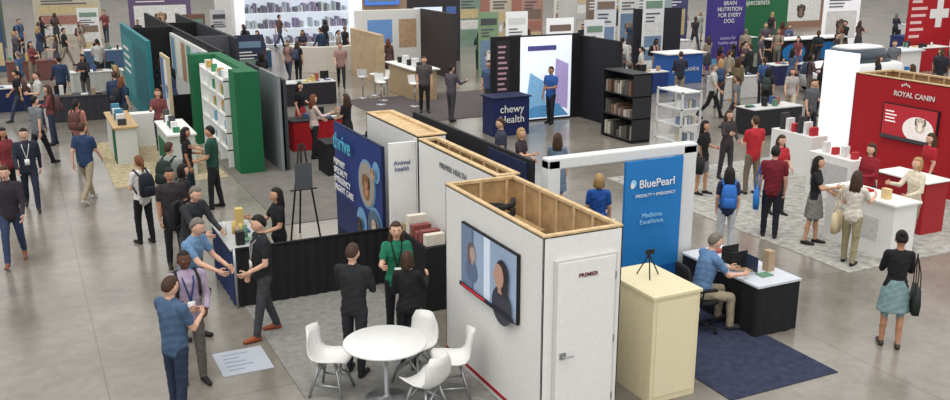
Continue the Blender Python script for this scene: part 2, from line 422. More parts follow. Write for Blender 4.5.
# ------------------------------------------------------------ central white booth closet
def closet(name,x0,x1,y0,y1,h,skin,t=.09):
    mb=MB(name)
    for a in((x0,x0+.02,y0,y1),(x1-.02,x1,y0,y1),(x0,x1,y0,y0+.02),(x0,x1,y1-.02,y1)): mb.box(*a,0,h-.02,skin)
    for a in((x0,x0+t,y0,y1),(x1-t,x1,y0,y1),(x0+t,x1-t,y0,y0+t),(x0+t,x1-t,y1-t,y1)): mb.box(*a,h-.04,h,WOOD)
    mb.box(x0+.03,x1-.03,y0+.03,y1-.03,0,.02,PLY)
    for a in((x1-.035,x1-.025,y0+.03,y1-.03),(x0+.03,x1-.03,y1-.035,y1-.025)): mb.box(*a,.02,h-.04,PLY)
    y=y0+.1
    while y<y1-.08:
        mb.box(x1-t,x1-.036,y,y+.04,.02,h-.04,WOOD); mb.box(x0+.025,x0+t,y,y+.04,.02,h-.04,WOOD); y+=.4
    x=x0+t+.02
    while x<x1-t:
        mb.box(x,x+.04,y1-t,y1-.036,.02,h-.04,WOOD); x+=.38
    return mb
mb=closet('booth_closet',4.7,5.7,8.0,10.5,2.35,WHITE,t=.06)
mb.box(4.8,5.6,9.5,10.35,1.85,1.88,PLY)
for i in range(14):
    a=i*.9; mb.tube((5.15+.24*math.cos(a),9.95+.2*math.sin(a),1.93+.018*i),(5.15+.24*math.cos(a+.9),9.95+.2*math.sin(a+.9),1.95+.018*i),.035,.035,BLACK,6)
mb.box(4.694,4.70,8.0,10.5,.06,.11,RED)
closet_o=mb.build(bevel=.004)
mb=MB('door_1')
mb.box(4.83,5.62,7.965,7.999,.0,2.06,M((204,204,202),.5,.02)); mb.box(4.86,5.59,7.955,7.966,.03,2.03,WHITE)
mb.box(4.90,4.98,7.945,7.956,.92,1.0,METAL); mb.tube((4.93,7.945,.96),(4.93,7.90,.96),.012,.012,METAL); mb.tube((4.93,7.90,.96),(5.05,7.90,.96),.011,.011,METAL)
for z in(.3,1.0,1.75): mb.box(5.59,5.61,7.95,7.966,z,z+.09,METAL)
d=mb.build(bevel=.003)
text(d,'PREMIER',.065,(5.24,7.95,1.84),'y',M((110,50,54)),bold=.01)
mb=MB('wall_television'); mb.box(4.655,4.693,8.48,9.93,1.17,2.0,BLACK)
ar=Art(mb,(4.654,9.915,1.185),'x'); ar.rect(0,1.42,0,.80,M((140,158,182),.4,.12,1.5,emit=.3))
ar.rect(0,.3,0,.80,M((104,120,146),.4,0,emit=.3)); ar.rect(.62,.78,0,.80,M((190,200,214),.4,0,emit=.4)); ar.rect(.3,.34,0,.8,M((84,98,124),.4,0,emit=.3))
ar.portrait(.32,.5,.2,(104,92,92),(170,148,140),(92,106,134),1); ar.portrait(1.08,.46,.31,(48,42,46),(176,138,122),(56,56,68),-1)
ar.rect(0,1.42,0,.06,M((30,34,46),.5,0)); ar.rect(.06,.7,.015,.045,M((190,40,50),.5,0,emit=.3))
mb.build()
# divider walls behind the closet
mb=closet('booth_divider_wall',5.45,5.8,10.52,13.2,2.36,WHITE,t=.08); w=mb.build()
text(w,'PREMIER HEALTH',.12,(5.44,11.9,2.08),'x',M((110,110,116)))
mb=MB('booth_divider_wall'); mb.box(4.99,5.44,13.28,13.34,0,2.3,WHITE); w=mb.build(bevel=.004)
text(w,'Animal\nhealth',.10,(5.2,13.27,1.95),'y',M((70,80,130)))
mb=closet('booth_divider_wall',5.45,5.95,13.22,15.6,2.4,WHITE,t=.1)
mb.box(5.55,5.85,13.3,15.5,2.3,2.36,WOOD); mb.build()
mb=MB('display_rack'); mb.box(5.0,5.40,11.9,13.0,0,1.0,BLACK)
for i in range(6): mb.box(5.05,5.35,11.98+i*.17,12.1+i*.17,1.0,1.0+random.uniform(.1,.3),M(random.choice([(140,80,76),(220,214,200),(90,60,50),(170,146,110)])))
mb.build()
mb=MB('booth_back_wall'); mb.box(6.3,6.36,11.1,15.5,0,2.35,BLACK); mb.box(6.26,6.30,11.2,12.4,.2,2.3,NAVY); mb.build(bevel=.004)
# navy clinic banner
mb=MB('banner_panel'); mb.box(4.93,4.98,13.45,15.9,0,2.22,NAVY)
ar=Art(mb,(4.93,15.9,0),'x'); ar.rect(0.02,2.43,.3,2.2,M((34,56,124),.5,.05)); ar.rect(.02,2.43,.3,.9,M((28,42,96),.5,.05))
for u,v,a in((1.72,1.45,.42),(2.1,.8,.34),(1.42,.72,.26),(2.2,1.75,.18)): ar.ell(u,v,a,a,M((120,170,212),.5,0))
ar.ell(1.72,1.45,.38,.38,M((170,160,150),.5,0)); ar.dog(1.72,1.5,.22,(150,108,76)); ar.ell(2.1,.8,.3,.3,M((90,110,130),.5,0)); ar.dog(2.1,.84,.18,(210,190,170)); ar.dog(1.42,.74,.14,(70,56,50)); ar.dog(2.2,1.78,.1,(190,150,110))
w=mb.build()
text(w,'thrive',.40,(4.86,15.75,1.80),'x',M((84,176,206),.5,0),'LEFT',.015)
text(w,'PRIMARY\nSPECIALTY\nEMERGENCY\nURGENT CARE',.155,(4.86,15.75,1.5),'x',WHITE,'LEFT',.015)
mb=MB('booth_divider_drape'); mb.pleat([(2.55,13.3),(4.98,13.3)],0.02,.92,BLACK,step=.04,amp=.008); mb.tube((2.5,13.3,.93),(5.0,13.3,.93),.02,.02,BLACK)
for x in(2.52,4.98): mb.tube((x,13.3,0),(x,13.3,.95),.022,.022,METAL)
mb.build()
# arch with blue panel
mb=MB('entrance_arch'); A=M((214,216,216),.6,.03)
mb.box(8.72,8.98,10.8,11.0,0,2.4,A); mb.box(6.4,6.6,10.8,11.0,0,2.4,A); mb.box(6.4,8.98,10.8,11.0,2.26,2.42,A); mb.build(bevel=.02)
mb=MB('banner_panel'); mb.box(7.66,8.68,10.74,10.79,0,2.26,BLUE)
ar=Art(mb,(7.66,10.74,0),'y'); ar.rect(.03,.99,.05,.6,M((24,92,164),.5,0)); ar.ell(.14,1.93,.05,.06,M((150,210,240))); ar.ell(.12,1.90,.035,.045,WHITE)
w=mb.build(); text(w,'BluePearl',.17,(8.2,10.71,1.86),'y',WHITE,bold=.01)
text(w,'SPECIALTY + EMERGENCY',.062,(8.18,10.71,1.72),'y',WHITE); text(w,'Medicine.\nExcellence.',.10,(8.14,10.71,1.4),'y',M((150,204,236)))
# cream cabinet + tripod
mb=MB('display_cabinet'); mb.box(6.25,6.92,8.1,9.1,0,1.33,CREAM); mb.box(6.23,6.94,8.08,9.12,1.33,1.37,CREAM); mb.box(6.30,6.87,8.09,8.10,.08,1.28,M((222,212,180),.6,.02)); mb.build(bevel=.008)
mb=MB('tripod')
for a in(0,2.1,4.2): mb.tube((6.6,8.7,1.66),(6.6+.15*math.cos(a),8.7+.15*math.sin(a),1.378),.008,.008,BLACK,6)
mb.tube((6.6,8.7,1.6),(6.6,8.7,1.70),.012,.012,BLACK,6); mb.box(6.54,6.66,8.68,8.70,1.66,1.72,BLACK); mb.build()
mb=MB('brochure_panel'); mb.box(6.0,6.04,8.75,9.9,0,1.75,M((196,198,200),.5,.05)); mb.box(6.04,6.9,9.86,9.9,0,1.75,M((206,206,204),.5,.05)); mb.build(bevel=.004)
# round table + chairs
mb=MB('round_table'); mb.lathe((3.5,9.6,0),[(.0,.72),(.47,.72),(.5,.735),(.5,.75),(.49,.758),(0,.76)],WHITE,40)
mb.lathe((3.5,9.6,.012),[(.26,0),(.26,.012),(.06,.03),(.035,.06),(.035,.71)],METAL,24); mb.build()
def shell_chair(x,y,ang,col=WHITE):
    mb=MB('shell_chair'); pr=[(-.23,.43),(-.2,.455),(-.08,.445),(.06,.43),(.15,.44),(.2,.50),(.235,.60),(.26,.72),(.285,.84)]
    wd=[.19,.22,.235,.23,.215,.21,.205,.19,.13]; nu=9; vs=[];fs=[]
    for (py,pz),w_ in zip(pr,wd):
        back=max(0,(pz-.46)/.34)
        for i in range(nu):
            u=-1+2*i/(nu-1); vs.append((u*w_,py-.08*min(back,1)*u*u,pz+.07*max(0,1-back)*abs(u)**2.5))
    for k in range(len(pr)-1):
        for i in range(nu-1): a=k*nu+i; fs.append((a,a+1,a+nu+1,a+nu))
    mb.add(vs,fs,col,True)
    for sx in(-1,1):
        for sy in(-1,1):
            mb.tube((sx*.1,sy*.1,.43),(sx*.21,sy*.21,.0),.009,.009,METAL,6); mb.tube((sx*.1,sy*.1,.41),(-sx*.16,sy*.16,.2),.006,.006,METAL,6)
        mb.tube((sx*.17,-.17,.16),(sx*.17,.17,.16),.006,.006,METAL,6)
    o=mb.build(loc=(x,y,.012),rot=ang,solid=.012); return o
def face_to(x,y,tx,ty): return math.atan2(tx-x,-(ty-y))
for x,y in((2.96,10.05),(3.75,8.98),(4.0,9.9),(4.24,9.35)):
    shell_chair(x,y,face_to(x,y,3.5,9.6))
def skirt_table(name,x0,x1,y0,y1,h,cm,tm=None,items=0,seed=0):
    mb=MB(name); mb.pleat([(x0,y0),(x1,y0),(x1,y1),(x0,y1)],.01,h-.02,cm,True,step=.06,amp=.006)
    mb.box(x0-.015,x1+.015,y0-.015,y1+.015,h-.03,h,tm or cm)
    rd=random.Random(seed+int(x0*100))
    for i in range(items):
        x=rd.uniform(x0+.05,x1-.2); y=rd.uniform(y0+.05,y1-.25); k=rd.random()
        c=M(rd.choice([(220,220,216),(160,80,70),(70,94,136),(206,180,110),(96,138,114),(40,40,44),(170,146,120)]),.6,.05)
        if k<.4: mb.box(x,x+.2,y,y+.15,h,h+rd.uniform(.01,.05),c)
        elif k<.7: mb.box(x,x+.12,y,y+.12,h,h+rd.uniform(.1,.3),c)
        elif k<.85: mb.tube((x,y,h),(x,y,h+.2),.04,.035,c,8)
        else: mb.box(x,x+.3,y+.1,y+.12,h+.02,h+.28,BLACK); mb.box(x+.12,x+.18,y+.06,y+.15,h,h+.03,BLACK)
    return mb.build(bevel=0)
skirt_table('registration_table',8.74,9.5,9.05,10.7,.76,BLACK,M((200,206,214),.5,.05),7,3)
mb=MB('laptop'); mb.box(8.86,9.08,9.45,9.8,.762,.775,M((170,172,176),.4,.02)); mb.box(9.07,9.08,9.45,9.8,.775,1.0,M((50,58,76),.3,0,emit=.1)); mb.build()
mb=MB('office_chair')
loft_rings(mb,[srect((0,0,.42),.2,.2),srect((0,0,.45),.24,.24),srect((0,0,.49),.24,.24),srect((0,0,.5),.21,.21)],BLACK)
loft_rings(mb,[srect((0,.24,.55),.18,.03),srect((0,.26,.7),.22,.035),srect((0,.28,.95),.21,.03),srect((0,.29,1.0),.16,.02)],BLACK)
mb.tube((0,.1,.45),(0,.27,.6),.02,.02,BLACK); mb.tube((0,0,.08),(0,0,.43),.028,.028,METAL)
for i in range(5):
    a=i*1.2566; q=(.28*math.cos(a),.28*math.sin(a)); mb.tube((0,0,.11),(q[0],q[1],.075),.02,.016,BLACK,6); mb.ell((q[0],q[1],.035),(.03,.03,.035),BLACK,8)
for s in(-1,1): mb.tube((s*.24,.1,.47),(s*.26,.08,.66),.012,.012,BLACK,6); mb.box(s*.26-.03,s*.26+.03,-.12,.16,.66,.69,BLACK)
mb.build(loc=(8.2,9.62,.012),rot=math.radians(80))
person('seated_man_in_blue_polo',8.22,9.63,106,'sit','m',(96,128,168),(158,146,124),'short','g','l',H=1.8,fine=1,z=.012,shoe=(60,60,64))
skirt_table('display_table',7.6,8.4,11.3,12.0,.75,BLACK,BLACK,3,8)
skirt_table('demo_table',2.5,3.05,13.42,14.9,.9,M((34,52,92),.8,.1),M((180,182,182),.5,.05),9,5)
mb=MB('display_easel')
for dx,dy in((-.28,0),(.28,0),(0,.4)): mb.tube((4.4+dx*.15,16.2,1.8),(4.4+dx,16.2+dy,0),.018,.018,BLACK,6)
mb.tube((4.15,16.17,.95),(4.65,16.17,.95),.014,.014,BLACK,6); mb.box(4.24,4.56,16.14,16.155,.96,1.45,M((90,94,98))); mb.build()
# ------------------------------------------------------------ red booth (right)
mb=closet('red_booth_wall',17.5,18.7,11.6,15.6,2.4,RED)
mb.box(17.45,17.5,13.25,14.7,1.04,1.84,BLACK)
ar=Art(mb,(17.448,14.67,1.06),'x'); ar.rect(0,1.39,0,.76,M((160,40,50),.4,0,emit=.45)); ar.ell(.95,.3,.4,.28,M((226,220,214),.4,.1,emit=.35)); ar.dog(1.0,.48,.17,(206,190,176),.2); ar.lines(.08,.45,.35,.65,4,M((235,225,225),.4,0,emit=.4)); ar.rect(0,1.39,0,.08,M((60,60,64),.4,0,emit=.3))
ar2=Art(mb,(17.5,15.6,0),'x')
for i in range(5): ar2.ell(1.3+i*.05,2.26+.02*(2-abs(i-2)),.018,.03,WHITE,8)
w=mb.build()
text(w,'ROYAL CANIN',.16,(17.48,13.95,2.02),'x',WHITE,bold=.01)
mb=MB('light_panel'); mb.box(17.6,17.7,15.7,16.7,0,2.8,LIT); mb.build(bevel=.01)
mb=MB('reception_counter'); mb.box(13.05,13.6,10.5,12.0,0,.98,WHITE); mb.box(13.0,13.65,10.45,12.05,.98,1.02,WHITE); mb.box(13.04,13.05,10.8,11.7,.3,.7,M((200,200,200))); mb.box(13.25,13.45,11.3,11.5,1.02,1.06,RED); mb.box(13.2,13.3,10.8,10.95,1.02,1.2,M((216,190,140))); mb.build(bevel=.01)
mb=MB('reception_counter'); mb.box(14.8,15.4,11.3,12.4,0,1.0,M((160,34,42),.5,.04)); mb.box(14.75,15.45,11.25,12.45,1.0,1.03,WHITE); mb.build(bevel=.01)
mb=MB('product_counter'); mb.box(16.3,16.8,15.6,16.9,0,.95,WHITE)
for i in range(6): mb.box(16.4,16.6,15.7+i*.19,15.8+i*.19,.95,1.15+.1*(i%3),M([(180,50,56),(220,220,220),(60,60,64)][i%3]))
mb.build(bevel=.006)
mb=MB('product_counter'); mb.box(15.2,15.7,13.4,14.6,0,.95,WHITE); mb.box(15.19,15.2,13.5,14.5,.2,.8,M((190,190,190)))
for i in range(4): mb.box(15.35,15.5,13.5+i*.26,13.6+i*.26,.95,1.1+.08*(i%2),M([(180,50,56),(220,220,220)][i%2]))
mb.build(bevel=.006)
mb=MB('brochure_stand'); mb.box(16.9,17.2,11.2,12.0,0,1.25,M((160,22,32))); mb.box(16.88,16.9,11.3,11.9,.5,1.15,WHITE); mb.build(bevel=.006)
def shelf(name,x0,x1,y0,y1,h,mat,n,face,prods):
    mb=MB(name)
    if face=='x':
        mb.box(x0,x1,y0,y0+.03,0,h,mat); mb.box(x0,x1,y1-.03,y1,0,h,mat); mb.box(x1-.02,x1,y0,y1,0,h,mat)
    else:
        mb.box(x0,x0+.03,y0,y1,0,h,mat); mb.box(x1-.03,x1,y0,y1,0,h,mat); mb.box(x0,x1,y1-.02,y1,0,h,mat)
    for i in range(n+1):
        z=.05+i*(h-.08)/n; mb.box(x0,x1,y0,y1,z,z+.03,mat)
        if i<n and prods:
            L=(y1-y0) if face=='x' else (x1-x0); u=.06
            while u<L-.12:
                w_=random.uniform(.08,.16); hh=random.uniform(.3,.7)*(h/n)*.9
                if random.random()<.75:
                    c=M(random.choice(prods),.6,.05)
                    if face=='x': mb.box(x0+.05,x1-.06,y0+u,y0+u+w_*.9,z+.03,z+.03+hh,c)
                    else: mb.box(x0+u,x0+u+w_*.9,y0+.05,y1-.06,z+.03,z+.03+hh,c)
                u+=w_+.02
    return mb
shelf('shelving_unit',14.75,15.35,20.5,22.0,1.9,M((44,44,48),.6,.05),3,'x',[(150,140,130),(90,88,84),(190,184,170),(120,90,76)]).build()
mb=MB('literature_rack'); FR=M((206,208,208),.5,.03)
for x in(13.2,13.72):
    for y in(16.5,17.4): mb.box(x,x+.04,y,y+.04,0,2.1,FR)
for i in range(6):
    z=.15+i*.38; mb.box(13.2,13.76,16.5,17.44,z,z+.025,FR); 
    if i<5:
        for j in range(4): mb.box(13.28+.11*j,13.36+.11*j,16.62,16.8,z+.025,z+.2,M([(220,220,216),(160,170,186),(190,180,160),(110,130,150)][(i+j)%4]))
mb.build()
# navy counter, black stage wall with bright backlit screen
mb=MB('reception_counter'); mb.box(11.8,12.95,23.0,23.7,0,1.08,M((28,36,84),.5,.05)); mb.box(11.75,13.0,22.95,23.75,1.08,1.12,NAVY); w=mb.build(bevel=.01)
text(w,'chewy\nHealth',.3,(12.37,22.96,.68),'y',WHITE)
mb=MB('booth_back_wall'); mb.box(12.6,15.7,24.7,24.8,0,2.62,BLACK)
ar=Art(mb,(12.6,24.7,0),'y'); ar.rect(.15,.6,.3,2.5,M((46,42,50),.5,0)); ar.lines(.2,.55,.5,2.4,12,M((190,150,166),.5,0))
ar.rect(.95,2.75,.06,2.58,M((226,234,244),.5,0,emit=.6)); ar.poly([(1.1,.15),(1.9,.15),(1.8,1.2),(1.3,1.5)],M((130,180,220),.5,.2,emit=.35)); ar.poly([(2.1,.5),(2.65,.3),(2.65,1.7),(2.2,1.9)],M((176,160,210),.5,.2,emit=.35)); ar.poly([(1.0,.1),(2.7,.1),(2.3,.5),(1.4,.45)],M((90,150,200),.5,.2,emit=.3)); ar.rect(1.2,2.2,2.15,2.3,M((96,90,160)))
mb.build()
mb=MB('booth_back_wall'); mb.box(15.7,15.8,22.6,24.8,0,2.55,BLACK); mb.build(bevel=.01)
mb=MB('reception_counter'); mb.box(22.4,24.1,29.0,29.9,0,1.15,M((50,96,170),.5,.05)); mb.box(22.3,24.2,28.9,30.0,1.15,1.2,WHITE); w=mb.build(bevel=.01)
text(w,'pets choice',.28,(23.25,28.96,.5),'y',WHITE)
mb=MB('exhibit_tower_banner'); mb.box(26.6,28.4,31.6,32.0,0,3.6,PURPLE); mb.box(26.6,28.4,31.58,31.6,0,.5,M((90,150,190))); w=mb.build(bevel=.02)
text(w,'BRAIN\nNUTRITION\nFOR EVERY\nDOG',.25,(27.5,31.56,2.75),'y',WHITE); text(w,'science for\nhealthy aging',.2,(27.5,31.56,1.3),'y',M((190,180,220)))
# ------------------------------------------------------------ left booths
mb=MB('booth_back_wall'); mb.box(3.3,3.42,28.2,35.2,0,2.6,TEAL)
ar=Art(mb,(3.3,35.2,0),'x'); ar.rect(.3,3.2,.4,2.3,M((60,134,140),.6,.1)); ar.rect(3.6,6.6,.5,2.2,M((36,102,112),.6,.05)); ar.lines(.6,2.6,1,2,4,WHITE)
mb.build()
mb=MB('booth_back_wall'); mb.box(5.05,5.15,26.4,43,0,2.4,BLACK); mb.box(3.45,5.05,35.3,35.4,0,2.4,BLACK); mb.box(3.45,5.05,28.2,28.3,0,1.0,BLACK); mb.build()
mb=MB('lit_wall_display'); mb.box(4.95,5.04,28.4,35.2,0,2.2,M((210,210,204),.5,.04,emit=.2))
ar=Art(mb,(4.95,35.2,0),'x')
for i in range(6): ar.rect(.2+i*1.1,1.0+i*1.1,.8,2.1,M([(120,150,170),(220,215,200),(170,130,104),(100,144,126),(200,200,205),(80,90,126)][i],.5,.1,emit=.25))
mb.build()
mb=MB('booth_back_wall'); mb.box(6.2,6.3,30,42,0,2.4,M((54,56,62))); mb.box(5.15,6.2,37,37.1,0,2.4,BLACK); mb.box(5.15,6.2,31,31.1,0,2.4,M((90,92,98))); mb.build()
for i,(y,c) in enumerate([(28.0,(190,186,176)),(33.2,(110,80,60)),(39.0,(60,90,130))]):
    skirt_table('display_table',5.3,5.9,y,y+1.8,.8,M(c,.8,.1),WHITE,6,90+i)
# green booth with lit shelves
mb=MB('display_booth'); G=GREEN
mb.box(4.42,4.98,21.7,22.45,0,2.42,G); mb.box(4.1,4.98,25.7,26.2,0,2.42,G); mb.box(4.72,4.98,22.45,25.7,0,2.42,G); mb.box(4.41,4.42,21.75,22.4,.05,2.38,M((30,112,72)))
mb.box(4.67,4.72,22.45,25.7,0,2.3,M((236,240,244),.5,0,emit=.7))
for y in(22.5,23.5,24.55,25.62): mb.box(4.3,4.67,y,y+.05,0,2.2,WHITE)
for i in range(5):
    z=.42+i*.42; mb.box(4.3,4.67,22.5,25.65,z,z+.03,WHITE)
    for j in range(14):
        if random.random()<.7:
            y=22.6+j*.21; mb.box(4.38,4.52,y,y+.12,z+.03,z+.03+random.uniform(.12,.26),M(random.choice([(230,232,232),(70,140,96),(110,160,186),(200,160,90),(210,210,204)]),.5,.03))
mb.build()
mb=MB('display_counter'); mb.box(2.9,3.5,22.2,24.2,0,.95,M((190,196,190),.5,.03)); mb.box(2.86,3.54,22.16,24.24,.95,1.0,WHITE); mb.box(2.88,2.9,22.5,23.9,.1,.7,GREEN)
for i in range(6): mb.box(3.05,3.2,22.4+i*.3,22.5+i*.3,1.0,1.12+.09*(i%3),M([(60,130,90),(230,230,230),(80,80,84)][i%3]))
mb.build(bevel=.006)
mb=MB('display_counter'); mb.box(1.9,2.4,24.0,26.4,0,.9,M((206,208,204),.5,.03)); mb.box(1.85,2.45,23.95,26.45,.9,.95,M((186,156,112),.5,.1)); mb.box(2.4,3.3,26.0,26.4,0,.9,WHITE); mb.box(1.88,1.9,24.1,24.7,.0,.9,GREEN)
for i in range(7): mb.box(2.0,2.2,24.2+i*.3,24.32+i*.3,.95,1.1+.08*(i%3),M([(60,60,64),(220,220,220),(80,140,170)][i%3]))
mb.build(bevel=.006)
mb=MB('poster_panel'); mb.box(3.6,3.66,26.4,27.9,0,2.3,M((196,180,150))); ar=Art(mb,(3.6,27.9,0),'x'); ar.rect(.1,.6,.3,2.2,M((80,120,176))); ar.rect(.7,1.2,.3,2.2,M((222,222,222))); ar.dog(.95,1.4,.2,(80,140,170)); mb.build()
mb=MB('booth_side_panel'); mb.box(5.35,5.42,21.5,23.3,0,2.3,M((128,134,138),.7,.05)); mb.build(bevel=.006)
mb=MB('booth_side_panel'); mb.box(5.5,5.58,21.6,25.5,0,2.2,DGREY); mb.build(bevel=.006)
skirt_table('display_table',6.2,7.8,23.6,24.3,.8,RED,BLACK,6,2)
skirt_table('display_table',6.2,7.6,20.6,21.3,.78,BLACK,BLACK,5,4)
skirt_table('display_table',8.6,9.3,19.0,20.6,.78,BLACK,M((90,60,50)),5,6)
# ------------------------------------------------------------ far booths
PALP=[(222,222,220),(116,140,168),(168,120,108),(206,188,146),(122,150,132),(130,112,100),(80,80,86)]
def poster(name,x0,x1,y,h,col,face='y',emit=0,z0=0,seed=0):
    mb=MB(name); rd=random.Random(seed)
    cm=M(col,.6,.05,emit=emit)
    if face=='y': mb.box(x0,x1,y,y+.06,z0,h,cm); ar=Art(mb,(x0,y,z0),'y')
    else: mb.box(y,y+.06,x0,x1,z0,h,cm); ar=Art(mb,(y,x1,z0),'x')
    W=x1-x0; Hh=h-z0; k=min(W*.3,Hh*.16)
    if seed%2: ar.rect(.08*W,.92*W,.12*Hh,.56*Hh,M(rd.choice(PALP),.6,.2)); ar.dog(.5*W,.36*Hh,k*.8,rd.choice([(170,140,112),(100,84,76),(206,198,190)]))
    else:
        for i in range(3): ar.rect(.08*W,.92*W,(.1+.18*i)*Hh,(.25+.18*i)*Hh,M(rd.choice(PALP),.6,.2))
    ar.rect(.1*W,.9*W,.80*Hh,.9*Hh,M(rd.choice(PALP),.6,0)) 
    for i in range(3): ar.rect(.12*W,(.5+.3*rd.random())*W,(.72-.05*i)*Hh,(.74-.05*i)*Hh,M((235,235,235) if sum(col)<400 else (90,90,100),.6,0))
    return mb.build()
shelf('display_showcase',10.6,16.6,49.8,50.5,4.2,M((222,228,234),.4,0,emit=.45),5,'y',[(200,205,210),(150,140,170),(180,190,200),(120,120,130)]).build()
mb=MB('display_showcase'); mb.box(10.3,10.6,48.5,50.5,0,4.3,LIT); mb.box(16.6,16.9,48.5,50.5,0,4.3,LIT); mb.build()
mb=MB('curved_reception_counter')
n=14; vs=[];fs=[]
for i in range(n+1):
    a=math.pi*(.95+1.1*i/n); 
    for r in(1.7,1.25): 
        for z in(0,1.05): vs.append((12.1+r*math.cos(a),39.6+r*.75*math.sin(a),z))
for i in range(n):
    a=4*i;b=4*i+4; fs+=[(a,b,b+1,a+1),(a+2,a+3,b+3,b+2),(a+1,b+1,b+3,a+3)]
mb.add(vs,fs,M((210,204,194),.5,.04)); mb.build()
mb=MB('display_showcase'); mb.box(9.2,9.35,45,49,0,3,WHITE); mb.box(17.2,20.5,49.6,49.7,0,3.6,M((168,142,120))); mb.build()
poster('illuminated_screen',17.4,19.4,49.4,3.6,(70,116,200),'y',.6,2.0,4)
mb=MB('lounge_booth'); W2=M((190,166,134),.6,.12,3)
mb.box(12.5,12.7,34,37.5,0,1.9,W2); mb.box(12.7,15.6,37.3,37.5,0,2.6,M((214,214,210),.5,.03,emit=.1)); mb.box(15.6,15.75,34,37.5,0,2.6,M((62,56,54)))
ar=Art(mb,(12.8,37.3,0),'y'); ar.rect(.4,1.5,1.2,2.2,M((90,124,170),.4,0,emit=.5)); ar.rect(1.8,2.6,1.0,2.2,M((190,160,130),.5,.2)); mb.build(bevel=.01)
mb=MB('screen_wall'); mb.box(15.9,18.5,39.5,39.6,0,2.9,M((60,56,60))); ar=Art(mb,(15.9,39.5,0),'y'); ar.rect(.3,1.7,1.2,2.5,M((204,216,230),.4,0,emit=.6)); ar.rect(1.9,2.4,.6,2.5,M((70,96,150),.4,0,emit=.3)); mb.build()
mb=MB('wooden_counter'); mb.box(12.2,13.0,29.7,32.3,0,1.05,TAN); mb.box(12.1,13.1,29.6,32.4,1.05,1.1,WHITE)
for i in range(5): mb.box(12.4,12.6,29.9+i*.45,30.1+i*.45,1.1,1.3+.1*(i%2),M([(40,40,44),(220,220,220)][i%2]))
mb.build(bevel=.01)
mb=MB('wooden_counter'); mb.box(14.2,16.6,27.4,28.1,0,1.0,M((96,72,62),.6,.1)); mb.box(14.1,16.7,27.3,28.2,1.0,1.05,M((150,118,100))); mb.build(bevel=.01)
def stool(x,y,c):
    mb=MB('bar_stool'); mb.lathe((0,0,.72),[(.14,0),(.18,.02),(.18,.05),(.15,.07)],c,16); mb.tube((0,0,.03),(0,0,.72),.025,.025,METAL,8); mb.lathe((0,0,0),[(.2,0),(.2,.015),(.04,.04)],METAL,16)
    mb.add([(-.17,.12,.78),(.17,.12,.78),(.17,.17,1.05),(-.17,.17,1.05)],[(0,1,2,3)],c); mb.build(loc=(x,y,0),rot=random.uniform(0,6))
for p in((10.9,29.6),(11.3,30.4),(11.4,31.6),(10.8,31.2),(11.8,28.8)): stool(*p,WHITE)
poster('pull_up_banner',16.9,17.8,34.3,2.6,(132,160,126),seed=1); poster('pull_up_banner',18.0,19.0,34.0,2.6,(226,228,228),seed=2,emit=.2)
poster('pull_up_banner',18.4,19.6,31.4,2.5,(230,232,234),seed=4,emit=.3); poster('pull_up_banner',20.0,20.9,31.2,2.4,(216,218,222),seed=3,emit=.1)
x=21.0
for i,c in enumerate([(132,156,144),(206,198,180),(180,140,128),(226,222,215),(136,122,112),(226,226,224),(156,172,178)]):
    poster('exhibit_poster',x,x+1.25,45.0-i*.9,3.2,c,seed=10+i); x+=1.4
mb=MB('booth_back_wall'); mb.box(24.6,27.2,34.4,34.5,0,2.5,M((50,50,56))); mb.build()
poster('pull_up_banner',22.4,23.5,34.2,3.2,(214,218,222),seed=21); poster('pull_up_banner',24.5,25.6,33.6,3.2,(226,228,228),seed=22)
mb=MB('structural_column'); mb.box(22.0,22.6,36.0,36.6,0,9,M((200,198,194),.8,.04)); mb.build(bevel=.02)
# right rear booths
mb=MB('booth_back_wall'); mb.box(34.0,39.5,40.5,40.7,0,3.0,M((44,108,70))); w=mb.build(); text(w,'VetSpecialists',.45,(36.8,40.42,2.0),'y',WHITE)
poster('illuminated_poster',38.0,40.6,36.4,3.3,(232,234,236),emit=.3,seed=31)
mb=MB('logo_counter'); mb.box(30.4,34.5,31.6,32.4,0,1.1,BLACK); mb.box(30.3,34.6,31.5,32.5,1.1,1.15,WHITE); ar=Art(mb,(30.4,31.6,0),'y'); ar.ell(1,.55,.7,.4,BLUE); ar.ell(3,.55,.7,.4,BLUE); mb.build()
mb=MB('logo_counter'); mb.box(30.0,33.2,26.4,27.2,0,1.05,WHITE); mb.box(29.9,33.3,26.3,27.3,1.05,1.1,M((200,205,210))); ar=Art(mb,(30,26.4,0),'y'); ar.rect(.2,3.0,.3,.45,BLUE); mb.build()
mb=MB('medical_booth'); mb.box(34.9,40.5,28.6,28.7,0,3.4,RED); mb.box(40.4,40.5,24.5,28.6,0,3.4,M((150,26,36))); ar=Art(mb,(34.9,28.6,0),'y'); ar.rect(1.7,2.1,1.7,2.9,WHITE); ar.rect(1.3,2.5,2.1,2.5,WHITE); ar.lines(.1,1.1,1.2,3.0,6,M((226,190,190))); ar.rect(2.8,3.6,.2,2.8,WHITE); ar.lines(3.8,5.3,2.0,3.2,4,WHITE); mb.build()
skirt_table('display_table',33.6,36.2,27.4,28.2,1.0,RED,WHITE,8,5)
mb=MB('white_vehicle_display'); 
loft_rings(mb,[srect((27.6,24.8,.25),2.0,.85,e=.4),srect((27.6,24.8,.7),2.1,.9,e=.4),srect((27.6,24.8,1.0),2.0,.85,e=.4),srect((27.8,24.8,1.1),1.5,.75,e=.4)],M((224,226,228),.3,.02))
loft_rings(mb,[srect((27.8,24.8,1.1),1.3,.7,e=.5),srect((27.8,24.8,1.6),1.0,.6,e=.5)],M((70,80,92),.2,.02)); loft_rings(mb,[srect((27.8,24.8,1.6),1.0,.6,e=.5),srect((27.8,24.8,1.68),.8,.5,e=.5)],M((224,226,228),.3,.02))
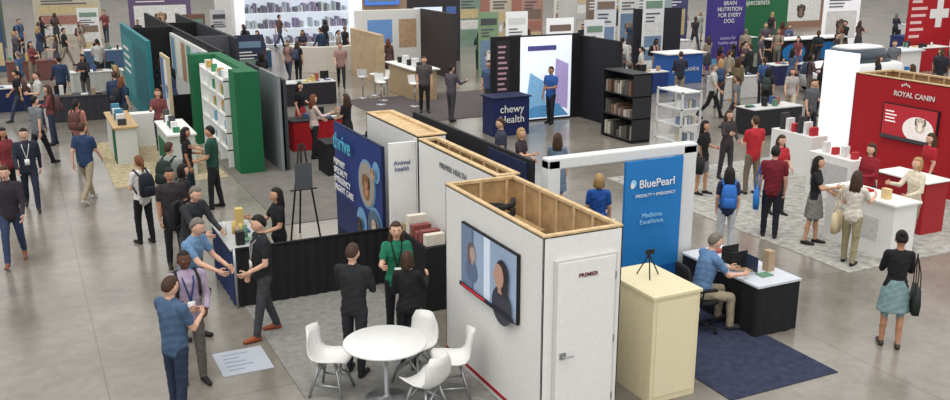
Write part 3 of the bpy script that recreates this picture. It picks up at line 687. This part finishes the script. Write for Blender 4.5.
for dx in(-1.3,1.3):
    for dy in(-.85,.75): mb.tube((27.6+dx,24.8+dy,.33),(27.6+dx,24.8+dy+.12,.33),.33,.33,BLACK,20)
mb.build()
poster('exhibit_poster',31.5,33.6,42,3.2,(84,84,124),seed=41); poster('exhibit_poster',29,31.2,41.5,3.2,(226,226,226),seed=42,emit=.2)
poster('exhibit_poster',44,48,46,3.4,(150,116,98),seed=43); poster('exhibit_poster',20,24,60,4,(220,224,226),seed=44,emit=.1)
poster('exhibit_poster',28,33,58,4,(84,90,120),seed=45); poster('exhibit_poster',36,42,58,4,(190,190,190),seed=46); poster('exhibit_poster',46,52,52,4,(150,80,84),seed=47)
mb=MB('hanging_sign'); mb.box(-4,5.2,51.8,52.0,3.2,4.3,M((40,68,110)))
for x in(-3,0.5,4.2): mb.tube((x,51.9,4.3),(x,51.9,9),.015,.015,METAL,6)
mb.build()
for i,(x,y,c) in enumerate([(0.6,30.8,(60,60,66)),(-1.6,33.5,(30,40,80)),(1.6,36.5,(190,190,186)),(-.5,41,(120,80,74)),(2.6,44,(80,104,136)),(-2.5,47,(40,40,46)),(6.7,45.5,(90,70,60)),(7.8,30.5,(46,44,50)),(8.2,41,(60,90,120)),(6.9,47.5,(150,130,110)),(19.5,27.5,(40,60,120)),(18.4,19.8,(46,46,50)),(21.8,25.2,(200,200,200)),(26,27,(50,50,90)),(24.5,21.0,(190,190,190)),(19.0,37.5,(60,90,60)),(27.5,36.2,(220,220,220)),(31.5,36,(50,100,80)),(40,33,(50,60,110)),(46,38,(200,200,200))]):
    skirt_table('display_table',x,x+1.8,y,y+.75,.78,M(c,.8,.1),M((200,200,200)) if i%3 else None,8,i)
for i,(x,y,c) in enumerate([(6.8,33,(50,58,80)),(6.8,44,(120,90,80)),(8.5,46.5,(200,200,204)),(-1.5,44.5,(64,84,116)),(2.8,50.6,(226,226,226)),(-4,55,(96,110,96)),(1,58,(200,190,170)),(6,58,(106,90,120)),(12,60,(200,205,210))]):
    poster('pull_up_banner' if i<5 else 'exhibit_poster',x,x+(1.0 if i<5 else 3.5),y,2.2 if i<5 else 3.2,c,seed=60+i)
# ------------------------------------------------------------ people: foreground and middle
P=person
P('man_in_blue_polo',1.2,10.2,150,'phone','m',(70,94,124),(42,52,74),'short','b','l',fine=1)
P('man_in_lavender_shirt',1.5,11.1,35,'talk','m',(164,148,170),(92,88,84),'buzz','k','d',slv='l',lany=(30,60,110),fine=1,extra=[('backpack',(40,40,44))])
P('man_in_light_blue_shirt',1.72,12.45,75,'lean','m',(104,136,172),(118,108,94),'short','g','l',slv='s',fine=1,H=1.82)
P('man_in_black_polo',2.66,12.12,-60,'wide','m',(36,38,42),(64,66,70),'short','k','l',shoe=(150,78,48),fine=1,lany=(150,150,150),H=1.8)
P('woman_in_black_dress',3.35,13.9,-60,'talk','f',(30,30,34),(28,28,32),'long','k','t',fine=1)
P('man_in_black_jacket',3.4,10.42,165,'phone','m',(38,39,42),(42,42,48),'short','b','l',slv='l',fine=1)
P('woman_in_green_top',4.28,11.2,10,'talk','f',(36,116,88),(36,36,40),'long','b','l',lany=(20,20,24),fine=1,H=1.72)
P('woman_in_black_top',4.1,10.36,175,'talk','f',(30,30,33),(34,34,38),'bob','b','l',slv='l',fine=1,H=1.58)
P('man_in_dark_jacket',2.05,14.3,60,'lean','m',(48,50,54),(60,58,56),'short','g','l',slv='l',fine=1,extra=[('backpack',(30,30,34))],H=1.8)
P('woman_in_dark_jacket',2.3,16.2,120,'stand','f',(36,34,38),(30,30,34),'bob','k','l',slv='l',extra=[('tote',(30,30,34))])
P('man_in_dark_shirt',2.0,15.6,30,'stand','m',(50,46,50),(36,36,40),'short','k','m')
P('woman_in_white_top',1.7,17.2,-130,'stand2','f',(214,212,210),(28,28,32),'tail','r','l',fine=1,extra=[('backpack',(30,32,44))])
P('man_with_backpack',2.3,17.7,160,'stand','m',(140,148,142),(40,42,50),'short','b','l',extra=[('backpack',(36,48,44))])
P('man_in_plaid_shirt',3.3,19.0,-90,'talk','m',(34,70,58),(34,34,38),'short','k','t',lany=(200,200,200))
P('woman_in_black_top',2.9,19.6,100,'stand2','f',(34,32,34),(40,60,70),'long','k','m')
P('man_in_navy_shirt',1.0,20.7,170,'walk','m',(44,64,96),(156,144,122),'short','b','l',shoe=(200,196,190))
P('woman_with_backpack',1.1,24.4,180,'stand','f',(176,120,110),(50,56,72),'tail','k','m',extra=[('backpack',(90,60,54))])
P('man_in_grey_tee',.2,24.8,150,'walk2','m',(112,116,122),(28,28,32),'short','k','l')
P('man_in_navy_jacket',-.1,20.6,25,'walk','m',(42,46,60),(36,42,60),'short','k','l',slv='l',lany=(190,190,190))
P('man_in_jeans',-.45,17.0,20,'walk2','m',(50,44,52),(54,66,96),'short','b','l',slv='l',shoe=(130,80,60))
P('woman_in_red_top',-.5,21.2,60,'stand','f',(130,54,60),(30,30,36),'long','k','m')
P('woman_in_black_top',13.05,15.5,50,'stand2','f',(30,30,34),(120,120,124),'long','k','t',legs='shorts',extra=[('tote',(30,30,34),-1)])
P('woman_in_dark_top',14.4,16.3,20,'talk','f',(64,58,60),(60,60,66),'long','b','l',slv='l')
P('man_in_red_shirt',14.0,15.0,200,'stand2','m',(180,44,54),(120,108,92),'short','b','l')
P('woman_with_blue_backpack',10.8,12.1,170,'stand','f',(46,52,80),(186,190,196),'long','k','l',fine=1,extra=[('backpack',(46,104,180))],H=1.6)
P('man_in_burgundy_shirt',12.2,12.5,165,'stand','m',(112,32,44),(32,34,44),'short','k','l',fine=1,extra=[('tote',(40,114,190),1)])
P('woman_in_red_shirt',13.4,13.6,20,'talk','f',(180,46,56),(40,40,46),'long','b','l')
P('woman_in_black_blouse',12.6,11.85,60,'talk','f',(32,32,36),(120,118,114),'long','k','t',legs='skirt',fine=1)
P('woman_in_white_blouse',12.35,10.75,140,'talk','f',(210,204,192),(146,138,108),'long','b','l',fine=1,extra=[('tote',(206,190,156),1)])
P('blonde_woman_in_white_shirt',14.1,11.0,-70,'talk','f',(216,206,186),(150,140,120),'bob','l','l',slv='l',fine=1)
P('smiling_woman_in_red_scarf',14.2,12.1,-60,'stand2','f',(140,34,46),(60,60,64),'bob','b','l',slv='l',H=1.7)
P('woman_in_red_top',16.2,12.4,-80,'stand','f',(170,38,48),(40,40,44),'long','b','l')
P('woman_in_teal_skirt',10.2,8.05,165,'phone','f',(30,30,33),(120,146,148),'bun','k','m',legs='skirt',slv='l',fine=1,shoe=(60,50,46),extra=[('tote',(36,42,40),-1)])
P('blonde_woman_in_blue_vest',8.35,12.45,175,'stand','f',(38,84,160),(40,44,60),'bob','l','l',slv='s',fine=1,H=1.66)
P('woman_in_plaid_dress',9.5,15.7,170,'stand2','f',(104,122,144),(90,100,120),'long','b','l',legs='dress',fine=1)
P('blonde_woman',9.1,16.5,60,'talk','f',(60,50,56),(40,40,44),'bob','l','l')
P('man_in_navy_shirt',9.0,17.2,-80,'stand','m',(60,64,80),(40,40,44),'short','b','l')
P('man_in_blue_shirt',14.3,24.1,-40,'stand2','m',(50,94,164),(38,40,50),'short','k','m')
P('man_in_grey_shirt',11.6,27.5,10,'stand','m',(84,78,80),(40,36,38),'short','b','l',H=1.85)
P('woman_in_red_skirt',6.8,24.9,60,'stand2','f',(30,30,34),(150,46,50),'long','k','l',legs='skirt')
P('woman_in_white_cardigan',6.5,22.6,120,'talk','f',(210,190,184),(40,40,44),'long','r','l',slv='l')
P('woman_in_black_dress',7.3,22.4,-120,'talk','f',(34,32,36),(30,30,34),'long','b','l',legs='dress')
P('woman_in_black_dress',22.7,21.5,10,'stand','f',(28,28,32),(28,28,32),'long','k','m')
P('woman_in_beige_trousers',21.3,21.4,-20,'walk','f',(176,170,166),(196,184,160),'long','b','l')
P('blonde_woman_with_backpack',20.7,24.0,170,'stand','f',(120,96,90),(60,60,66),'long','l','l',extra=[('backpack',(50,70,100))])
P('woman_in_tan_jacket',21.6,24.2,150,'stand2','f',(120,110,84),(150,140,110),'long','b','l',slv='l')
P('woman_in_blue_shirt',22.3,23.7,170,'stand','f',(80,110,150),(40,40,50),'tail','b','l',extra=[('backpack',(46,70,120))])
P('woman_in_black_top',20.6,21.7,150,'stand','f',(40,40,44),(44,44,50),'long','k','l',extra=[('backpack',(50,60,60))])
P('man_in_dark_suit',24.4,22.9,10,'stand2','m',(36,36,42),(36,36,42),'short','k','l',slv='l')
P('man_in_grey_shirt',19.4,18.7,30,'stand2','m',(90,92,98),(40,40,46),'short','b','l')
# ------------------------------------------------------------ background crowd
KF=[('stand','pants','s','long'),('talk','pants','l','bob'),('walk','pants','s','tail'),('stand2','dress','s','long'),('talk','skirt','s','long'),('fold','pants','l','long')]
KM=[('stand','pants','s','short'),('talk','pants','l','short'),('walk','pants','s','short'),('stand2','pants','s','short'),('walk2','pants','l','short')]
PAL=[(40,40,44),(48,52,66),(94,72,74),(184,184,182),(76,94,126),(104,108,114),(120,68,68),(66,90,86),(150,138,124),(84,78,88),(158,124,118),(38,40,48),(70,70,76),(50,66,94),(50,48,52)]
PB=[(40,40,46),(50,58,80),(64,64,70),(140,130,112),(36,36,40),(58,66,86),(100,96,92)]
rd=random.Random(11)
def crowd(x,y):
    F=rd.random()<.55; ks=rd.choice(KF if F else KM)
    ex=[('backpack',rd.choice([(40,40,44),(60,70,90),(90,66,66)]))] if rd.random()<.2 else None
    P('woman' if F else 'man',x,y,rd.uniform(0,360),ks[0],'f' if F else 'm',rd.choice(PAL),rd.choice(PB),ks[3],rd.choice('kkbbblrg'if F else 'kkbbbg'),rd.choice('lllltmd'),legs=ks[1],slv=ks[2],lany=None,extra=ex)
for x,y in [(.4,29.6),(-.2,31.3),(1.0,33.3),(2.9,38.8),(2.0,34.7),(2.6,28.0),(3.0,25.2),(2.0,45.1),(2.9,49.6),(1.2,54),(.2,50.8),(-.2,45.1),(2.0,56),(.4,40),(.1,37),(2.4,28.5),
 (9.8,35.5),(9.6,36.4),(11,34),(13.2,40.6),(9.1,38.1),(15.9,42.1),(7.4,36.6),(7.9,37.3),(12.4,48.7),(9.8,49.8),(11.7,25.6),(13.4,26.3),(16.8,25),(17.2,24.2),(24.5,23.8),(34.7,43.6),(34.4,42),(30.1,39.9),(37.4,39.5),(42.2,38.1),(43.1,36),(28.6,28.5),(29.5,30.6),(28.3,31.2),
 (12.0,40.2),(12.8,40.0),(11.3,40.3),(13.4,35.0),(16.9,30.4),(17.6,30.1),(18.2,29.4),(15.0,26.6),(15.8,26.8),(16.9,28.5),
 (19.8,28.7),(20.6,28.6),(21.5,30.8),(23.0,30.6),(24.6,27.8),(25.6,28.3),(26.9,28.9),(30.4,29.3),(31.6,29.4),(33.4,30.6),(31.2,33.4),(32.7,33.3),(29.6,33.8),(34,25.2),(35.2,26.3),(32.2,24.3),(29.9,23.2),(28.8,22.2),(26.2,22.3),(25.2,20.4),(18.6,21),(19.2,22.6),
 (5.4,50),(6.6,49.2),(8.1,43.5),(7.2,40.1),(8.3,38.7),(9.4,40.8),(-1.0,35.0),(-1.7,36.8),(-.9,42.6),(1.3,42.2),(-1.8,29.8),(-1.2,27.2),(.7,27.4),(-3,50),(.9,47.3),(3.6,53),(4.6,55.6),
 (20.5,36.5),(23.2,36.4),(18.0,36.4),(27.0,37.8),(28.3,38.3),(31,38),(33.2,38.5),(36.2,42.5),(38.4,44),(41,43),(30,46),(33,48),(37,49),(26,50),(21,53),(18,56),(24,56),(31,54),
 (23.4,27.2),(24.2,26.4),(25.3,25.4),(22.9,26.3),(28.8,26.2),(30.4,25.4),(25.4,30.2),(30.2,35),(33.5,34.5),(35.6,32.6),(37.2,33.4),(20.2,25.8),(5.6,30.4),(5.5,35.8),(4.2,29.6),(4.3,32.2),(2.7,31.0),(7.6,32.6),(9.5,44.5),(13.8,45.2)]:
    crowd(x+rd.uniform(-.15,.15),y+rd.uniform(-.2,.2))
# ------------------------------------------------------------ light
w=bpy.data.worlds.new('hall_ambient'); S.world=w; w.use_nodes=True
bg=w.node_tree.nodes['Background']; bg.inputs[0].default_value=(.985,.98,.96,1); bg.inputs[1].default_value=1.1
def sun(name,e,rx,ry,ang,col):
    l=bpy.data.lights.new(name,'SUN'); l.energy=e; l.angle=math.radians(ang); l.color=col
    o=bpy.data.objects.new(name,l); bpy.context.collection.objects.link(o); o.rotation_euler=(math.radians(rx),math.radians(ry),0); o.location=(10,10,12)
sun('hall_light',1.5,14,-16,40,(1,.965,.91))
# ------------------------------------------------------------ camera
cd=bpy.data.cameras.new('camera'); cd.sensor_width=36; cd.lens=36*930/950; cd.clip_end=300
cam=bpy.data.objects.new('camera',cd); bpy.context.collection.objects.link(cam)
cam.location=(0,0,5.3); cam.rotation_euler=(math.pi/2-math.atan(257/930),0,math.radians(-26)); S.camera=cam
